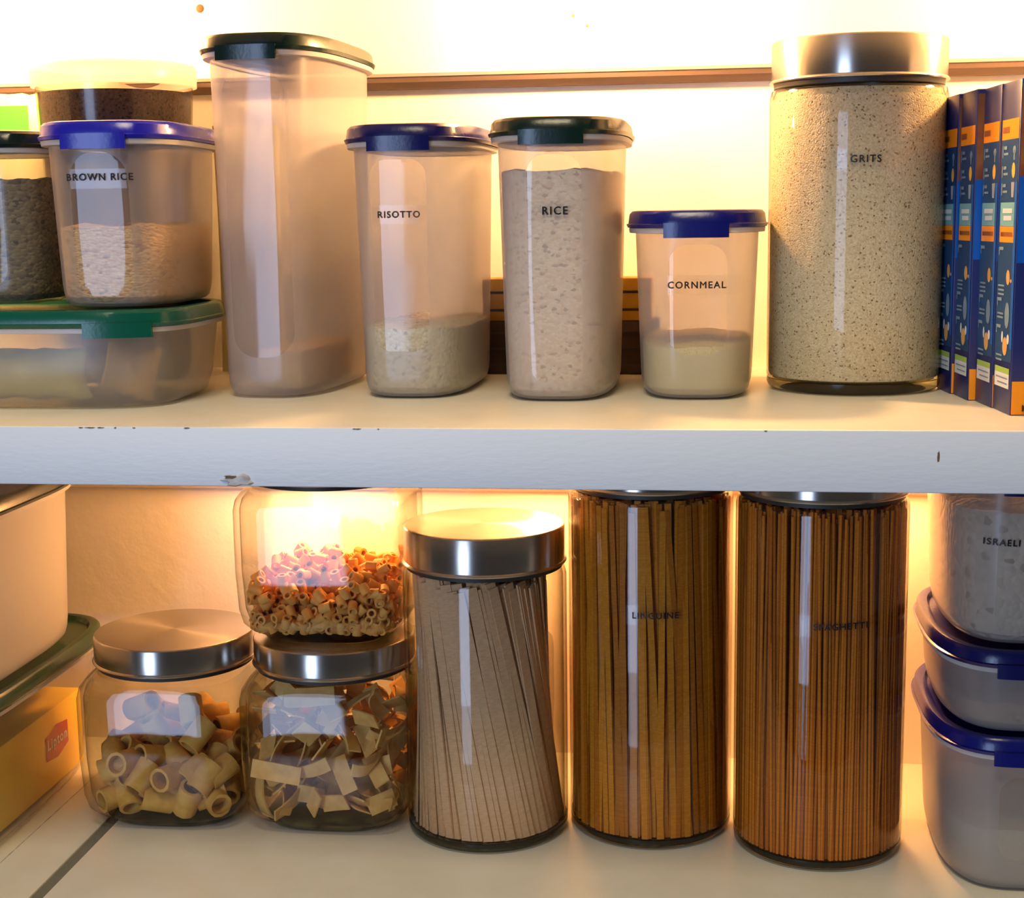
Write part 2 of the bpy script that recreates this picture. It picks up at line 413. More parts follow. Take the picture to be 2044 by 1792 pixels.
# seeds and brown rice standing on it
M['seeds'] = grain_mat('brown seeds', srgb(120, 100, 66), srgb(170, 146, 100), srgb(60, 46, 30), 330, stretch=(1, 1, 1.6))
M['brown_rice'] = grain_mat('brown rice grains', srgb(214, 162, 98), srgb(236, 198, 140), srgb(176, 132, 82), 620, stretch=(.6, .6, 1.2))
M['risotto'] = grain_mat('risotto rice grains', srgb(236, 214, 158), srgb(248, 234, 192), srgb(190, 172, 130), 480)
M['rice'] = grain_mat('white rice grains', srgb(236, 210, 180), srgb(250, 232, 206), srgb(200, 180, 158), 520, stretch=(.8, .8, 1.2), bump=.2)
M['cornmeal'] = grain_mat('cornmeal', srgb(248, 224, 140), srgb(252, 236, 166), srgb(232, 198, 104), 1500, bump=.15)
M['grits'] = grain_mat('coarse grits', srgb(196, 174, 134), srgb(220, 202, 166), srgb(140, 104, 66), 1050, bump=.3, dark=.07)
M['couscous'] = grain_mat('pearl couscous', srgb(206, 188, 160), srgb(222, 204, 178), srgb(176, 154, 124), 230, bump=.9, dark=.05)
M['oats'] = grain_mat('brown flakes', srgb(176, 132, 86), srgb(196, 154, 104), srgb(120, 84, 48), 400)
M['flour'] = grain_mat('pale meal', srgb(206, 190, 150), srgb(214, 200, 164), srgb(190, 172, 130), 900, bump=.1)
M['coffee'] = grain_mat('dark brown powder', srgb(64, 44, 28), srgb(84, 60, 40), srgb(34, 22, 14), 700, bump=.3)

t, sf, _ = make_container('seed_container', 'dark-lidded container of brown seeds, cut by the left edge of the photo', (-.452, .150, FZ), 0,
    A, .042, .108, 'lid_black', win=(0, .017, .012, .09, .012), color=(.26, .23, .20), tr=.6, wtr=.75)
fill('seeds', 'brown seeds filling the dark-lidded container at the left edge', 'seeds', t, A, .042, 3.2, .003, .078, .9, .108, 'seeds', seed=3)
t, sf, _ = make_container('rice_container', 'bright royal blue lidded container labelled BROWN RICE, on the flat container', (-.3590, .139, FZ), math.radians(3), .0410, .070, .110, 'lid_royal',
    win=(.0, .0175, .004, .092, .016), color=(.46, .40, .36), tr=.55, wtr=.74)
label_tape(t, sf, -.017, .017, .0765); put_text('lettering', 'BROWN RICE', sf, .001, .0775, .0395, t, eps=.0012)
fill('brown_rice', 'brown rice half filling the container with the royal blue lid', 'rice', t, .0410, .070, 3.2, .003, .0485, .9, .110, 'brown_rice', seed=4)

t, sf, _ = make_container('tall_container', 'tallest frosted container on the upper shelf, with a dark green lid', (-.2735, .206, 0), math.radians(-4), A, B, .2245, 'lid_green',
    win=(.001, .020, .026, .2035, .016), tr=.44, wtr=.56, color=(.50, .45, .45))
M['mustard'] = principled('mustard brown block', srgb(214, 168, 84), .6, noise=srgb(196, 146, 66), noise_scale=60)
v, f = box_vf(-.010, .0215, -.062, .05, .004, .0295, .004); o = obj('food_block', v, f, 'mustard', None); o.location = t.location; o.rotation_euler = t.rotation_euler
tag(o, 'mustard coloured block lying at the bottom of the tallest frosted container', 'food')
t, sf, _ = make_container('risotto_container', 'navy-lidded frosted container labelled RISOTTO', (-.185, .205, 0), math.radians(-1), A, B, .1685, 'lid_navy',
    win=(-.002, .0175, .030, .147, .010), tr=.50, wtr=.62)
label_tape(t, sf, -.019, .016, .1140); put_text('lettering', 'RISOTTO', sf, -.0015, .1140, .0262, t, eps=.0012)
fill('risotto_rice', 'pale risotto rice in the bottom of the navy-lidded container', 'rice', t, A, B, 3.2, .003, .0440, .9, .1685, 'risotto', seed=5)
t, sf, _ = make_container('white_rice_container', 'green-lidded frosted container labelled RICE, nearly full', (-.0925, .192, 0), 0, A, B, .1700, 'lid_green',
    win=(.001, .0165, .012, .148, .012), tr=.52, wtr=.64, color=(.52, .48, .47))
label_tape(t, sf, -.015, .0185, .1150); put_text('lettering', 'RICE', sf, .0018, .1150, .0150, t, eps=.0012)
fill('white_rice', 'white rice nearly filling the green-lidded container', 'rice', t, A, B, 3.2, .003, .1385, .9, .17, 'rice', seed=6)
t, sf, _ = make_container('cornmeal_container', 'short blue-lidded frosted container labelled CORNMEAL', (-.0075, .201, 0), 0, A, B, .1145, 'lid_blue',
    win=(.001, .0175, .028, .094, .012), tr=.52, wtr=.64)
label_tape(t, sf, -.017, .029, .0700); put_text('lettering', 'CORNMEAL', sf, .0005, .0700, .0345, t, eps=.0012)
fill('cornmeal', 'pale yellow cornmeal in the short blue-lidded container', 'cornmeal', t, A, B, 3.2, .003, .0325, .9, .1145, 'cornmeal', bumpy=.0010, seed=7)

# things at the back of the upper shelf
M['tub'] = glass_mat('clear tub plastic', (.92, .90, .86), (.6, .55, .45), .15, .02, 2.0)
M['white_lid'] = frosted('white tub lid', (.85, .82, .76), .1, transl=.6)
t = thing('plastic_tub', 'round clear tub of dark brown powder with a white lid, behind the royal blue lid', 'tub', (-.4185, .261, 0))
v, f = lathe([(.040, 0), (.043, .001), (.044, .004), (.0545, .207)], 64, True, False); obj('body', v, f, 'tub', t)
v, f = lathe([(.0545, .2050), (.0572, .2055), (.0576, .2170), (.0560, .2200), (.0530, .2208), (.0520, .2185), (.02, .2185)], 64, False, True); obj('lid', v, f, 'white_lid', t)
prof = [(.040, .003)] + [(.0432+.0098*q, .005+.196*q) for q in (0, .5, 1)]
v, f = lathe(prof, 64, True, False); n0 = len(v)
v += [(x*.5, y*.5, .203) for x, y, z in v[-64:]]; f += [(n0-64+i, n0-64+(i+1) % 64, n0+(i+1) % 64, n0+i) for i in range(64)] + [tuple(n0+i for i in range(64))]
o = obj('brown_powder', v, f, 'coffee', None); o.location = t.location
tag(o, 'dark brown powder filling the round white-lidded tub', 'powder', kind='stuff')
M['bag_green'] = principled('green glossy bag', srgb(70, 190, 20), .35)
M['bag_yellow'] = principled('pale yellow bag', srgb(240, 226, 150), .45)
bg = pouch('snack_bag', 'green and pale yellow bag at the back, left of the round tub', (-.512, .29, 0), .075, .205, .03, 'bag_yellow', (0, 0, 0), 'bag', 5)
v, f = box_vf(-.028, .022, -.0166, -.0158, .176, .196, 0); obj('green_label', v, f, 'bag_green', bg, smooth=False)
pouch('snack_bag', 'pale yellow bag behind the royal blue lid, right of the round tub', (-.336, .300, 0), .05, .180, .03, 'bag_yellow', (0, 0, 0), 'bag', 6)
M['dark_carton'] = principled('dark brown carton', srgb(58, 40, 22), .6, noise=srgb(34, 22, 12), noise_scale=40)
M['yellow_carton'] = principled('dull yellow carton', srgb(206, 160, 40), .5, noise=srgb(170, 120, 24), noise_scale=25)
def carton(name, label, loc, w, d, h, mt, rz=0, lines=0):
    t = thing(name, label, 'carton', loc, rz)
    v, f = box_vf(-w/2, w/2, -d/2, d/2, 0, h, .001); b = obj('box', v, f, mt, t, sharp=30)
    for k in range(lines):
        v, f = box_vf(-w/2+.002, w/2-.002, -d/2-.0003, -d/2+.0003, h*(k+.55)/(lines+.4), h*(k+.7)/(lines+.4)); obj('print_line', v, f, 'gasket', t, smooth=False)
    return t
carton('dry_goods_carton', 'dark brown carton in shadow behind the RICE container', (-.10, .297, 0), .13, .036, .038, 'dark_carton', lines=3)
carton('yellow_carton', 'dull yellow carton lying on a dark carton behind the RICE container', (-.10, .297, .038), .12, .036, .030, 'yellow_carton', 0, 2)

# ------------------------------------------------------------------ glass jars
def steel_lid(t, r, z0, z1):
    prof = [(r-.002, z0+.0006), (r+.0004, z0), (r+.0009, z0+.0008), (r+.0004, z0+.0017), (r-.0004, z0+.0022), (r-.0004, z1-.0012), (r-.0012, z1-.0002), (r-.002, z1), (r*.6, z1), (.001, z1)]
    v, f = lathe(prof, 96, False, True); o = obj('lid', v, f, 'steel', t, sharp=50)
    v, f = lathe([(r-.0045, z0-.0035), (r-.0020, z0-.0030), (r-.0018, z0+.001), (r-.0045, z0+.001)], 72, False, False); obj('seal', v, f, 'gasket', o)
    return o
def round_jar(name, label, loc, H, r=.055, base_dark=True):
    t = thing(name, label, 'jar', loc)
    zs = H-.030
    prof = [(.050, .0070), (r-.0006, .0078), (r, .010), (r, zs-.004), (r-.0012, zs), (r-.004, zs+.0022), (r-.0055, zs+.003), (r-.0055, zs+.010)]
    vf = [lathe(prof, 96, False, False), lathe([(q-.0022, z) for q, z in prof[2:]], 96, False, False)]
    v, f = join_vf(vf); obj('body', v, f, 'glass', t, sharp=60)
    v, f = lathe([(r-.009, 0), (r-.004, .0004), (r-.0014, .002), (r-.0003, .0045), (r-.0004, .0072), (.02, .0072)], 96, True, True); obj('base', v, f, 'glass_dark', t, sharp=50)
    steel_lid(t, r-.0006, H-.0255, H)
    return t
def square_jar(name, label, loc, rz=0, a=.0575, b=None, H=.129):
    b = b or a; q = H/.129; rl = min(a, b)-.0012
    t = thing(name, label, 'jar', loc, rz)
    S = [(.0050, .0100, 3.4), (.0085, .0050, 4.0), (.0140, .0022, 5.2), (.024, .0008, 6.2), (.050, 0, 7.0), (.092, .0, 7.0), (.0985, .0008, 6.0), (.1030, .0030, 4.4), (.1060, .0065, 3.4)]
    rg = [ring(a-o, b-o, n, z*q) for z, o, n in S] + [ring(rl-.007, rl-.007, 2, .1085*q), ring(rl-.0075, rl-.0075, 2, .1150*q)]
    ri = [ring(a-o-.0032, b-o-.0032, n-.8, z*q) for z, o, n in S[1:-1]]
    v, f = join_vf([loft(rg, False, False), loft(ri, False, False)]); obj('body', v, f, 'glass', t, sharp=60)
    v, f = loft([ring(a-.018, b-.018, 3, 0), ring(a-.0135, b-.0135, 3.2, .0008), ring(a-.0102, b-.0102, 3.4, .0048), ring(a-.013, b-.013, 3.4, .0068)], True, True)
    obj('base', v, f, 'glass_dark', t, sharp=50)
    steel_lid(t, rl, .1100*q, H)
    return t
rsurf = lambda r: (lambda x, z: -math.sqrt(max(1e-9, r*r-x*x)))

g = round_jar('grits_jar', 'round glass jar labelled GRITS with a brushed steel lid', (.0925, .2005, 0), .2170)
v, f = lathe([(.045, .0074), (.0530, .0090), (.0536, .011), (.0536, .180), (.0510, .186), (.030, .188)], 96)
o = obj('grits', v, f, 'grits', None); o.location = g.location; tag(o, 'speckled beige grits filling the steel-lidded round jar', 'grits', kind='stuff')
put_text('lettering', 'GRITS', rsurf(.055), .0000, .1432, .0180, g, eps=.0012)
patch('label_tape', rsurf(.055), -.028, .017, .137, .149, .0006, 'tape', g, 12, 1)

# loose pasta: pieces settled by a small relaxation, every piece an object of its own
def settle(n, r, hx, hy, z0, z1, it=160, seed=0, tilt=None):
    g_ = np.random.default_rng(seed)
    P = np.stack([g_.uniform(-hx+r, hx-r, n), g_.uniform(-hy+r, hy-r, n), g_.uniform(z0+r, z1, n)], 1)
    for k in range(it):
        P[:, 2] -= r*.10
        for _ in range(2):
            d = P[:, None, :]-P[None, :, :]; dist = np.sqrt((d**2).sum(-1))+1e-9
            ov = np.clip(2*r-dist, 0, None); np.fill_diagonal(ov, 0)
            P += (d/dist[..., None]*ov[..., None]*.22).sum(1)
            P[:, 0] = np.clip(P[:, 0], -hx+r, hx-r); P[:, 1] = np.clip(P[:, 1], -hy+r, hy-r); P[:, 2] = np.maximum(P[:, 2], z0+r)
    return P
def rand_rot(g_, flat=1.0):
    q = g_.normal(size=4); q[1:3] *= 1; q /= np.linalg.norm(q)
    return Matrix(((1-2*(q[2]**2+q[3]**2), 2*(q[1]*q[2]-q[3]*q[0]), 2*(q[1]*q[3]+q[2]*q[0])),
                   (2*(q[1]*q[2]+q[3]*q[0]), 1-2*(q[1]**2+q[3]**2), 2*(q[2]*q[3]-q[1]*q[0])),
                   (2*(q[1]*q[3]-q[2]*q[0]), 2*(q[2]*q[3]+q[1]*q[0]), 1-2*(q[1]**2+q[2]**2))))
def lying_rot(g_, steep=.45):
    return Matrix.Rotation(g_.uniform(0, 2*PI), 3, 'Z') @ Matrix.Rotation(g_.normal(0, steep), 3, 'Y') @ Matrix.Rotation(g_.uniform(0, 2*PI), 3, 'X')
def new_mesh(name, v, f, mt, smooth=True, sharp=40):
    me = bpy.data.meshes.new(name); me.from_pydata([tuple(p) for p in v], [], f); me.update()
    if smooth:
        me.polygons.foreach_set('use_smooth', [True]*len(me.polygons)); me.set_sharp_from_angle(angle=math.radians(sharp))
    me.materials.append(M[mt] if isinstance(mt, str) else mt); return me
def inst(name, me, Mx, label, cat, group=None):
    o = bpy.data.objects.new(name, me); COL.objects.link(o); o.matrix_world = Mx
    tag(o, label, cat, group); return o
def fit_inside(me_v, R3, p, hx, hy, z0):
    q = np.array(me_v) @ np.array(R3).T + p
    lo, hi = q.min(0), q.max(0); s = np.zeros(3)
    for i, h in ((0, hx), (1, hy)):
        if hi[i] > h: s[i] = h-hi[i]
        elif lo[i] < -h: s[i] = -h-lo[i]
    if lo[2] < z0: s[2] = z0-lo[2]
    p = p+s
    for _ in range(30):
        q = np.array(me_v) @ np.array(R3).T + p
        if ((np.abs(q[:, 0])/hx)**4.5+(np.abs(q[:, 1])/hy)**4.5).max() <= 1.03 and (np.where(q[:, 2] < .016, np.maximum(np.abs(q[:, 0])/hx, np.abs(q[:, 1])/hy), 0)).max() < .95: break
        p = p*np.array([.965, .965, 1])
    return p

def tube_vf(ro, ri, ln, K=16, ridge=0.0, slant=0.0):
    v = []
    for x, r in ((-ln/2, ri), (-ln/2, ro), (ln/2, ro), (ln/2, ri)):
        for i in range(K):
            a = 2*PI*i/K; rr = r*(1+(ridge if i % 2 and r == ro else 0))
            v.append((x+slant*math.cos(a)*r, rr*math.cos(a), rr*math.sin(a)))
    f = []
    for j in range(4):
        for i in range(K):
            a, b = j*K+i, j*K+(i+1) % K; c, d = ((j+1) % 4)*K+(i+1) % K, ((j+1) % 4)*K+i
            f.append((a, d, c, b))
    return v, f
def pasta(n, c, c2, sc=120): return principled(n, c, .55, noise=c2, noise_scale=sc, bump=.12, bump_scale=500, spec=.18)
M['rigatoni'] = pasta('rigatoni dough', srgb(228, 178, 92), srgb(214, 158, 74))
M['ditali'] = pasta('short tube dough', srgb(236, 174, 92), srgb(222, 150, 66))
M['tagliatelle'] = pasta('egg ribbon dough', srgb(230, 182, 108), srgb(216, 164, 90))
M['fettuccine'] = pasta('fettuccine dough', srgb(224, 180, 138), srgb(212, 164, 120), 200)
M['linguine'] = pasta('linguine dough', srgb(212, 136, 34), srgb(194, 116, 24), 200)
M['linguine_b'] = pasta('linguine dough dark', srgb(188, 112, 24), srgb(170, 94, 16), 200)
M['spaghetti'] = pasta('spaghetti dough', srgb(212, 126, 30), srgb(196, 108, 22), 200)
M['spaghetti_b'] = pasta('spaghetti dough dark', srgb(188, 104, 22), srgb(170, 88, 14), 200)
M['rotini'] = pasta('orange rotini dough', srgb(226, 120, 34), srgb(196, 84, 20))
M['rotini_b'] = pasta('dark red rotini dough', srgb(150, 60, 22), srgb(120, 44, 18))

# -- rigatoni jar
J1 = (-.3715, .2020, ZL)
square_jar('rigatoni_jar', 'square glass jar of large pasta tubes with a shiny steel lid, leftmost jar', J1, math.radians(1))
g_ = np.random.default_rng(11)
rv, rf = tube_vf(.0082, .0062, .0215, 20, .035, .08); me = new_mesh('rigatoni', rv, rf, 'rigatoni')
PG = settle(74, .0094, .0525, .0525, .0072, .12, seed=11)
PG[:, 2] = .0072+(PG[:, 2]-.0072)*(.049-.0072)/(np.percentile(PG[:, 2], 92)-.0072)*(1+.25*PG[:, 1]/.05)
PG[:, 2] = np.minimum(PG[:, 2], .064)
for p in PG:
    p[2] += .004*math.sin(p[0]*90+1)*(p[2] > .045)
    R3 = lying_rot(g_, .5); p = fit_inside(rv, R3, p, .0528, .0528, .0075)
    Mx = Matrix.Translation(Vector(J1)+Vector(p)) @ R3.to_4x4()
    inst('rigatoni', me, Mx, 'ridged rigatoni tube in the leftmost square glass jar', 'pasta', 'rigatoni in the leftmost jar')

# -- tagliatelle jar
J2 = (-.2570, .2045, ZL)
square_jar('ribbon_pasta_jar', 'square glass jar of broken flat pasta ribbons, another jar stands on it', J2)
g_ = np.random.default_rng(5)
rib = []
for k in range(8):
    ln = [.034, .026, .042, .020, .030, .048, .016, .038][k]; wd = [.0125, .011, .0105, .012, .0095, .011, .013, .010][k]; bend = [0, .6, 1.1, .2, 1.6, .9, .05, 2.2][k]; tw = [0, .3, -.5, .2, .6, -.4, 0, .8][k]
    v, n_ = [], 8
    for i in range(n_+1):
        u = i/n_-.5; a = bend*u; R_ = ln/max(bend, 1e-3)
        x, z = (R_*math.sin(a), R_*(1-math.cos(a))) if bend > .05 else (ln*u, 0)
        for s in (-1, 1):
            for h in (-1, 1):
                y0, z0 = s*wd/2, h*.0006
                v.append((x-math.sin(a)*z0*0+0, y0*math.cos(tw*u)-z0*math.sin(tw*u), z+y0*math.sin(tw*u)+z0*math.cos(tw*u)))
    f = []
    for i in range(n_):
        a_ = i*4
        for p_, q_ in ((0, 1), (1, 3), (3, 2), (2, 0)): f.append((a_+p_, a_+4+p_, a_+4+q_, a_+q_))
    f += [(0, 2, 3, 1), (n_*4, n_*4+1, n_*4+3, n_*4+2)]
    v = (np.array(v)-np.mean(v, 0)).tolist()
    rib.append((v, new_mesh('pasta_ribbon', v, f, 'tagliatelle')))
PR = settle(165, .0092, .0550, .0550, .0072, .20, seed=5)
PR[:, 2] = .0072+(PR[:, 2]-.0072)*(.094-.0072)/(np.percentile(PR[:, 2], 96)-.0072)
for i, p in enumerate(PR):
    if p[2] > .100: continue
    v, me = rib[i % 8]; R3 = lying_rot(g_, .55); p = fit_inside(v, R3, p, .0530, .0530, .0075)
    inst('pasta_ribbon', me, Matrix.Translation(Vector(J2)+Vector(p)) @ R3.to_4x4(), 'broken flat pasta ribbon in the square jar under the stacked jar', 'pasta', 'ribbons in the second square jar')
v, me = rib[0]
inst('pasta_ribbon', me, Matrix.Translation((-.2865, .1512, -.2555)) @ (Matrix.Rotation(math.radians(9), 3, 'Y') @ Matrix.Rotation(math.radians(86), 3, 'X')).to_4x4(), 'pale straight pasta ribbon pressed flat against the front of the second square jar', 'pasta')

# -- stacked jar of short tubes
J3 = (-.2590, .2140, ZL+.1292)
square_jar('short_pasta_jar', 'square glass jar of tiny pasta tubes stacked on the ribbon pasta jar', J3, 0)
g_ = np.random.default_rng(8)
dv, df = tube_vf(.0034, .0019, .0082, 10); me = new_mesh('short_tube', dv, df, 'ditali')
P = settle(860, .0042, .0545, .0545, .0072, .10, it=80, seed=8)
P[:, 2] = .0072+(P[:, 2]-.0072)*(.044-.0072)/(np.percentile(P[:, 2], 97)-.0072)*(1+.10*P[:, 1]/.055+.08*P[:, 0]/.055)
P[:, 2] = np.minimum(P[:, 2], .050)
score = -P[:, 1]*1.0 + P[:, 2]*2.2; order = np.argsort(-score)
rest = []
for k, i in enumerate(order):
    R3 = rand_rot(g_); p = fit_inside(dv, R3, P[i], .0538, .0538, .0075)
    if k < 300:
        inst('short_tube', me, Matrix.Translation(Vector(J3)+Vector(p)) @ R3.to_4x4(), 'tiny pasta tube in the square jar stacked on another jar', 'pasta', 'tiny tubes in the stacked jar')
    else:
        rest.append(((np.array(dv) @ np.array(R3).T + p).tolist(), df))
v, f = join_vf(rest); o = obj('short_tube_pile', v, f, 'ditali', None); o.location = J3
tag(o, 'heap of tiny pasta tubes deep inside the stacked square jar', 'pasta', kind='stuff')

# -- two stacked jars of orange twists behind
tw_v, tw_f = [], []
nseg, arms = 22, 3
for i in range(nseg+1):
    u = i/nseg; x = (u-.5)*.030; ph = u*2*PI*1.6
    for k in range(6):
        a = ph+k*PI/3; r = .0062 if k % 2 == 0 else .0022; tw_v.append((x, r*math.cos(a), r*math.sin(a)))
for i in range(nseg):
    for k in range(6):
        a, b = i*6+k, i*6+(k+1) % 6; tw_f.append((a, b, b+6, a+6))
tw_f += [tuple(range(5, -1, -1)), tuple(nseg*6+k for k in range(6))]
twm = [new_mesh('rotini', tw_v, tw_f, 'rotini'), new_mesh('rotini', tw_v, tw_f, 'rotini_b')]
for jz, lab, lab2, sd in ((ZL, 'glass jar of orange pasta twists standing behind the shorter round jar', 'pasta twist in the jar behind the shorter round jar', 21),):
    J = (-.1720, .2910, jz)
    square_jar('twist_pasta_jar', lab, J, 0, .0575, .0350, .129)
    g_ = np.random.default_rng(sd)
    for i, p in enumerate(settle(84, .0094, .0540, .0315, .0072, .30, seed=sd)):
        if p[2] > .096: continue
        R3 = lying_rot(g_, .6); p = fit_inside(tw_v, R3, p, .0535, .0312, .0075)
        inst('rotini', twm[0 if g_.random() < .72 else 1], Matrix.Translation(Vector(J)+Vector(p)) @ R3.to_4x4(), 'orange or dark red '+lab2, 'pasta', 'twists in the back jar')

# -- jars of long pasta
def strand_mesh(name, wx, wy, mt, K=4):
    if K == 4: base = [(-wx/2, -wy/2), (wx/2, -wy/2), (wx/2, wy/2), (-wx/2, wy/2)]
    else: base = [(wx/2*math.cos(2*PI*i/K), wy/2*math.sin(2*PI*i/K)) for i in range(K)]
    n = len(base); v = [(x, y, z) for z in (0, 1) for x, y in base]
    f = [(i, (i+1) % n, n+(i+1) % n, n+i) for i in range(n)] + [tuple(range(n-1, -1, -1)), tuple(range(n, 2*n))]
    return new_mesh(name, v, f, mt, smooth=K > 4, sharp=60)
def strand_matrix(origin, b, t_):
    b, t_ = Vector(b), Vector(t_); z = (t_-b); ln = z.length; z.normalize()
    mid = (b+t_)/2; outw = Vector((mid.x, mid.y, 0)); outw = outw.normalized() if outw.length > 1e-5 else Vector((0, -1, 0))
    x = outw.cross(z).normalized(); y = z.cross(x)
    Mx = Matrix((x, y, z*ln)).transposed().to_4x4(); Mx.translation = Vector(origin)+b
    return Mx
JF, JL, JS = (-.1480, .1885, ZL), (-.0377, .2060, ZL), (.0735, .1835, ZL)
round_jar('fettuccine_jar', 'shorter round glass jar of pale flat pasta fanned at a slant, with steel lid', JF, .2110)
jl = round_jar('linguine_jar', 'tall round glass jar labelled LINGUINE, its lid under the shelf edge', JL, .2625)
js = round_jar('spaghetti_jar', 'tall round glass jar labelled SPAGHETTI, its lid under the shelf edge', JS, .2625)
put_text('lettering', 'LINGUINE', rsurf(.055), .0055, .1595, .0295, jl, eps=.0012); patch('label_tape', rsurf(.055), -.016, .025, .153, .166, .0006, 'tape', jl, 12, 1)
put_text('lettering', 'SPAGHETTI', rsurf(.055), .0085, .1610, .0330, js, eps=.0012, tilt=.03); patch('label_tape', rsurf(.055), -.02, .030, .154, .1675, .0006, 'tape', js, 14, 1)
g_ = np.random.default_rng(2)
fm = strand_mesh('fettuccine_strand', .0070, .0013, 'fettuccine')
def polar(r, a, z): return (r*math.sin(a), -r*math.cos(a), z)     # a = 0 faces the front
for layer, (rb, rt, nn) in enumerate(((.0500, .0425, 62), (.0470, .0395, 54), (.0435, .036, 46), (.038, .030, 40))):
    for i in range(nn):
        a = 2*PI*i/nn+g_.normal(0, .035); tw = -.62+g_.normal(0, .06)
        b = polar(rb+g_.normal(0, .0003), a, .0078); q = polar(rt+g_.normal(0, .0006), a+tw, .176+g_.normal(0, .003))
        q = (q[0]-.0035, q[1], q[2])
        inst('fettuccine_strand', fm, strand_matrix(JF, b, q), 'pale flat strand in the slanted bundle of the shorter round jar', 'pasta', 'fettuccine in the shorter round jar')
lm = [strand_mesh('linguine_strand', .0040, .0020, 'linguine'), strand_mesh('linguine_strand', .0034, .0020, 'linguine_b')]
for layer, (rb, nn) in enumerate(((.0520, 84), (.0494, 80), (.0468, 72))):
    for i in range(nn):
        a = 2*PI*i/nn+g_.normal(0, .03); tw = g_.normal(-.07, .13)
        b = polar(rb+g_.normal(0, .0004), a, .0078); q = polar(min(.0527, rb+g_.normal(-.0006, .0004)), a+tw, min(.2325, .2295+g_.normal(0, .0025)))
        inst('linguine_strand', lm[int(g_.random() < .4)], strand_matrix(JL, b, q), 'golden flat strand in the tall LINGUINE jar', 'pasta', 'linguine in its tall jar')
sm = [strand_mesh('spaghetti_strand', .0023, .0023, 'spaghetti', 6), strand_mesh('spaghetti_strand', .0021, .0021, 'spaghetti_b', 6)]
for layer, (rb, nn) in enumerate(((.0522, 146), (.0500, 140))):
    for i in range(nn):
        a = 2*PI*i/nn+g_.normal(0, .012); tw = g_.normal(-.01, .045)
        b = polar(rb+g_.normal(0, .0003), a, .0078); q = polar(min(.0527, rb+g_.normal(-.0003, .0004)), a+tw, min(.2325, .2295+g_.normal(0, .0025)))
        inst('spaghetti_strand', sm[int(g_.random() < .4)], strand_matrix(JS, b, q), 'amber round strand in the tall SPAGHETTI jar', 'pasta', 'spaghetti in its tall jar')
def core(name, label, org, r0, r1, z1, wd, mt, n):
    parts = []; gg = np.random.default_rng(n)
    for i in range(n):
        rr = r0*math.sqrt(gg.random()); a = gg.uniform(0, 2*PI); x, y = rr*math.cos(a), rr*math.sin(a); k = r1/r0
        z2 = z1+gg.normal(0, .004)
        v = [(x-wd, y-wd, .0078), (x+wd, y-wd, .0078), (x+wd, y+wd, .0078), (x-wd, y+wd, .0078), (x*k-wd, y*k-wd, z2), (x*k+wd, y*k-wd, z2), (x*k+wd, y*k+wd, z2), (x*k-wd, y*k+wd, z2)]
        parts.append((v, [(0, 1, 5, 4), (1, 2, 6, 5), (2, 3, 7, 6), (3, 0, 4, 7), (4, 5, 6, 7), (3, 2, 1, 0)]))
    v, f = join_vf(parts); o = obj(name, v, f, mt, None, smooth=False); o.location = org; tag(o, label, 'pasta', kind='stuff')
core('fettuccine_core', 'strands in the middle of the slanted bundle in the shorter round jar', JF, .034, .026, .17, .002, 'fettuccine', 160)
core('linguine_core', 'strands packed in the middle of the LINGUINE jar', JL, .044, .042, .226, .0022, 'linguine_b', 420)
core('spaghetti_core', 'strands packed in the middle of the SPAGHETTI jar', JS, .048, .046, .226, .0016, 'spaghetti_b', 700)

# ------------------------------------------------------------------ macaroni cartons on the right
M['box_blue'] = principled('dark blue carton print', srgb(12, 26, 92), .38)
M['box_sky'] = principled('bright blue carton print', srgb(10, 84, 176), .38)
M['box_mid'] = principled('teal blue carton print', srgb(14, 62, 112), .38)
M['box_orange'] = principled('orange carton print', srgb(246, 150, 22), .4)
M['box_pale'] = principled('pale cyan carton print', srgb(112, 172, 186), .4)
M['box_white'] = principled('white carton print', srgb(206, 214, 222), .45)
M['box_grey'] = principled('grey text print', srgb(110, 136, 160), .5)
M['box_green'] = principled('green carton print', srgb(150, 186, 90), .45)
M['box_yellow'] = principled('macaroni yellow print', srgb(240, 180, 60), .45)
M['box_brown'] = principled('brown food picture print', srgb(150, 92, 44), .45, noise=srgb(120, 52, 24), noise_scale=60)
M['box_tan'] = principled('tan bowl print', srgb(206, 160, 96), .45)
M['box_card'] = principled('raw grey cardboard', srgb(120, 100, 80), .8)
BW, BD, BH = .090, .0335, .181
def side_quad(y0, y1, z0, z1, e=.0002): # print on the left face x = 0; y measured from the front
    return [(-e, y0, z0*BH), (-e, y1, z0*BH), (-e, y1, z1*BH), (-e, y0, z1*BH)], [(0, 3, 2, 1)]
def side_disc(yc, zc, ry, rz, e=.0003, K=14):
    return [(-e, yc+ry*math.cos(2*PI*i/K), zc*BH+rz*math.sin(2*PI*i/K)) for i in range(K)], [tuple(reversed(range(K)))]
def front_quad(x0, x1, z0, z1, e=.0002):
    return [(x0, -e, z0*BH), (x1, -e, z0*BH), (x1, -e, z1*BH), (x0, -e, z1*BH)], [(0, 1, 2, 3)]
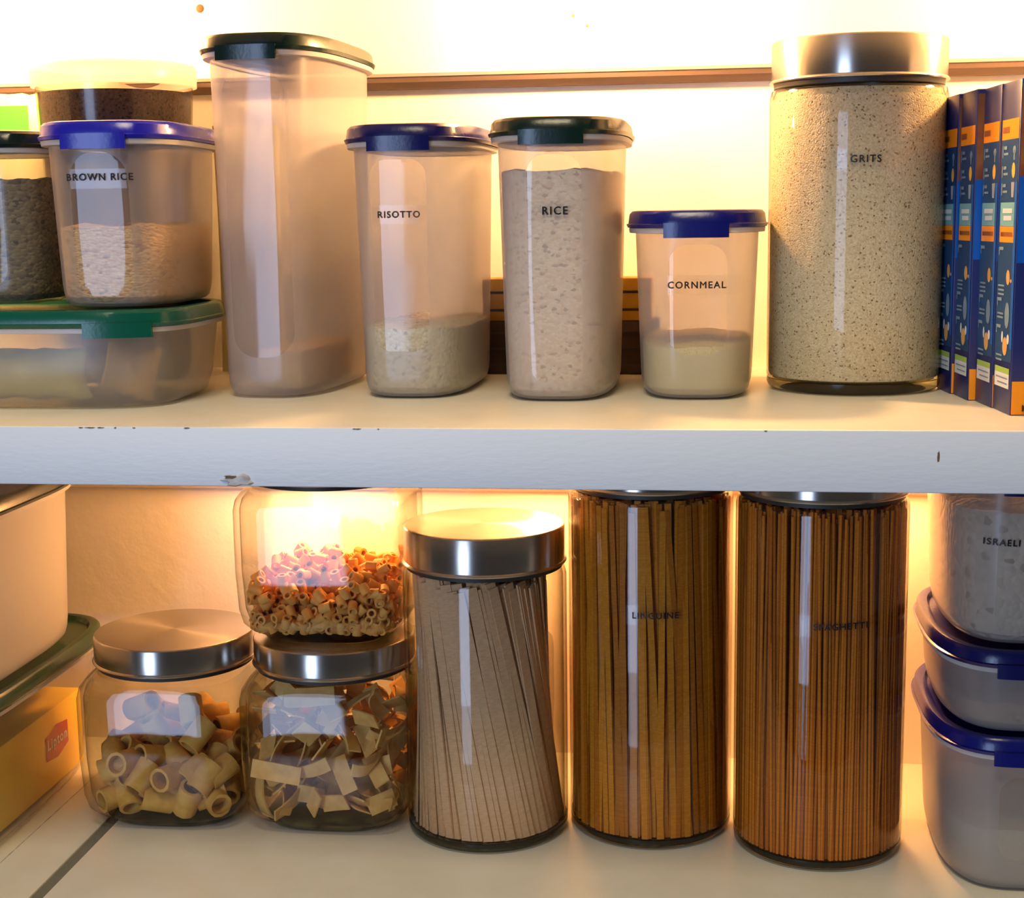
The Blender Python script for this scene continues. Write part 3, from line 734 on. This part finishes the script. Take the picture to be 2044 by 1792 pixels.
def macaroni_box(label, loc, rz):
    t = thing('macaroni_box', label, 'box', loc, rz, 'macaroni cartons in a row')
    v, f = box_vf(0, BW, 0, BD, 0, BH, .0007); obj('carton', v, f, 'box_blue', t, sharp=30)
    P_ = lambda nm, vf, mt: obj(nm, vf[0], vf[1], mt, t, smooth=False)
    D = BD
    P_('side_panel', join_vf([side_quad(.001, D-.001, .16, .83, .00012)]), 'box_mid')
    P_('side_stripe', side_quad(.0007, .0050, .20, .70, .0002), 'box_sky')
    P_('title_band', side_quad(.001, D-.0015, .828, .888), 'box_orange')
    P_('prep_band', side_quad(.004, D-.003, .520, .568), 'box_orange')
    P_('nutrition_panel', side_quad(.004, D-.003, .569, .640), 'box_pale')
    P_('title_text', side_quad(D-.015, D-.003, .848, .866, .0004), 'box_brown')
    P_('prep_text', side_quad(.0065, D-.0055, .538, .551, .0004), 'box_brown')
    P_('panel_text', join_vf([side_quad(.008, D-.008, .608, .622, .0004), side_quad(.009, D-.010, .586, .600, .0004)]), 'box_white')
    rows = []
    for zc in (.795, .735, .682): rows += [side_quad(D-.0055, D-.0040, zc-.020, zc+.016, .0004), side_quad(D-.0120, D-.0065, zc+.004, zc+.014, .0004), side_quad(D-.0150, D-.0065, zc-.013, zc-.006, .0004)]
    P_('ingredient_text', join_vf(rows), 'box_grey')
    P_('spoon_icon', join_vf([side_disc(.0080, .795, .0028, .0022), side_quad(.0070, .0092, .765, .795, .0003)]), 'box_grey')
    P_('macaroni_icon', side_disc(.0085, .735, .0030, .0042), 'box_yellow')
    P_('milk_cup_icon', ([(-.0004, .0055, .700*BH), (-.0004, .0115, .700*BH), (-.0004, .0105, .655*BH), (-.0004, .0068, .655*BH)], [(0, 3, 2, 1), (0, 1, 2, 3)]), 'box_white')
    lines = []
    for zc in (.500, .345, .262): lines += [side_quad(D-.0050, D-.0036, zc-.020, zc+.006, .0004), side_quad(D-.0120, D-.0050, zc-.004, zc+.006, .0004)]
    for zc in (.385, .372, .359, .300, .288, .172, .158): lines.append(side_quad(D-.016, D-.0045, zc, zc+.006, .0004))
    P_('step_text', join_vf(lines), 'box_grey')
    P_('pot_icon', join_vf([side_disc(.0115, .415, .0034, .0042), side_disc(.0060, .405, .0018, .0010)]), 'box_tan')
    P_('strainer_icon', side_disc(.0110, .300, .0042, .0072), 'box_grey')
    P_('bowl_icon', side_disc(.0130, .205, .0044, .0052), 'box_tan')
    P_('milk_icon', join_vf([side_disc(.0078, .228, .0022, .0028), side_disc(.0185, .232, .0016, .0032)]), 'box_white')
    P_('sticker', side_quad(.0035, D-.0030, .078, .122), 'box_white')
    P_('sticker_stripe', side_quad(.0035, D-.0030, .122, .140), 'box_green')
    P_('sticker_text', join_vf([side_quad(.006, D-.006, .106, .110, .0004), side_quad(.006, D-.009, .090, .094, .0004)]), 'box_grey')
    P_('food_picture', front_quad(.0006, BW-.0006, .715, .985), 'box_brown')
    P_('front_sky', front_quad(.0006, BW-.0006, .46, .715), 'box_sky')
    P_('front_band', front_quad(.0006, BW-.0006, .003, .104), 'box_orange')
    P_('badge', front_quad(.0070, .020, .125, .190, .0003), 'box_pale')
    fs = lambda x, z: 0.0
    put_text('badge_number', '2', fs, .0100, .166*BH, .0032, t, 'ink', eps=.0012)
    put_text('badge_text', 'CAL', fs, .0112, .143*BH, .0058, t, 'ink', eps=.0012)
    put_text('front_text', 'PE', fs, .0098, .203*BH, .0052, t, 'box_grey', eps=.0012)
    put_text('front_letter', 'C', fs, .0110, .258*BH, .0078, t, 'box_pale', eps=.0012, bold=.05)
    put_text('front_title', 'MAC', fs, .0115, .023*BH, .0105, t, 'box_brown', eps=.0012, bold=.02)
    return t
BX = [(0.0, 'blue macaroni carton nearest the camera, its orange front showing MAC'),
      (-.0008, 'second blue macaroni carton from the front, flush behind the nearest one'),
      (-.0050, 'third blue macaroni carton from the front, its orange foot jutting left'),
      (-.0066, 'rearmost blue macaroni carton, right beside the GRITS jar')]
BR = math.radians(5.5)
for k, (jut, lab) in enumerate(BX):
    dx, dy = jut, k*.0341
    macaroni_box(lab, (.1645+dx*math.cos(BR)-dy*math.sin(BR), .0615+dx*math.sin(BR)+dy*math.cos(BR), 0), BR)

# ------------------------------------------------------------------ right-hand stack on the lower shelf
RX, RY = .1905, .190
t, sf, _ = make_container('blue_lid_container', 'bottom container of the right-hand stack, of pale meal with a blue lid', (RX, RY, ZL), 0, .0475, .083, .1010, 'lid_blue', n=3.0,
    win=(.004, .018, .02, .075, .012), tr=.30, wtr=.42, color=(.42, .39, .37))
fill('pale_meal', 'pale meal in the bottom container of the right-hand stack', 'meal', t, .0475, .083, 3.0, .003, .040, .9, .101, 'flour', seed=9)
t, sf, _ = make_container('low_blue_lid_container', 'low blue-lidded container in the middle of the right-hand stack', (RX, RY, ZL+.1010), 0, .0475, .083, .0540, 'lid_navy', n=3.0,
    tr=.36, color=(.42, .39, .37), taper=.94)
fill('brown_flakes', 'brown flakes in the low middle container of the right-hand stack', 'flakes', t, .0475, .083, 3.0, .003, .019, .94, .054, 'oats', seed=10)
t, sf, _ = make_container('couscous_container', 'container labelled ISRAELI COUSCOUS on top of the right-hand stack', (RX, RY, ZL+.1550), 0, .0475, .083, .1100, 'lid_navy', n=3.0,
    win=(.004, .024, .006, .075, .012), tr=.58, wtr=.66, color=(.46, .41, .38))
fill('couscous', 'pearl couscous in the top container of the right-hand stack', 'couscous', t, .0475, .083, 3.0, .003, .082, .9, .11, 'couscous', seed=12)
put_text('lettering', 'ISRAELI COUSCOUS', sf, .0000, .0640, .0560, t, eps=.0012, tilt=-.02)

# ------------------------------------------------------------------ left-hand stack on the lower shelf
LX = -.529
t, sf, _ = make_container('tea_container', 'translucent container with moss green lid and yellow tea carton inside, lower left', (LX, .165, ZL), 0, .076, .130, .1130, 'lid_moss', n=4.5,
    tr=.90, color=(.80, .72, .66), taper=.83, tab=True, transl=.4)
tl = Vector((LX, .165, ZL))
v, f = box_vf(-.055, .0550, -.098, .104, .004, .062, .0015)
tc = thing('tea_carton', 'yellow tea carton with a red Lipton badge inside the lower left container', 'carton', tl)
M['tea_yellow'] = principled('yellow tea carton print', srgb(255, 214, 40), .45, noise=srgb(250, 200, 30), noise_scale=30)
M['tea_red'] = principled('red badge print', srgb(196, 30, 30), .45)
obj('box', v, f, 'tea_yellow', tc, sharp=30)
hexp = [(-.019, -.010), (-.019, .007), (0.000, .0125), (.019, .010), (.019, -.007), (0, -.0125)]
yc, zc = .058, .036
obj('badge', [(.0553, yc+a, zc+b) for a, b in hexp], [(0, 1, 2, 3, 4, 5)], 'tea_red', tc, smooth=False)
v, f = text_vf('Lipton', width=.033, bold=.02)
obj('badge_text', [(.0556, yc+x, zc+z) for x, _, z in v], f, 'box_white', tc, smooth=False)
t, sf, _ = make_container('white_container', 'milky white container with a dark lid standing on the tea container', (LX+.003, .150, ZL+.1130), 0, .072, .116, .1250, 'lid_black', n=3.6,
    tr=.05, color=(.82, .76, .68), taper=.95, transl=.55)
bpy.context.view_layer.update()
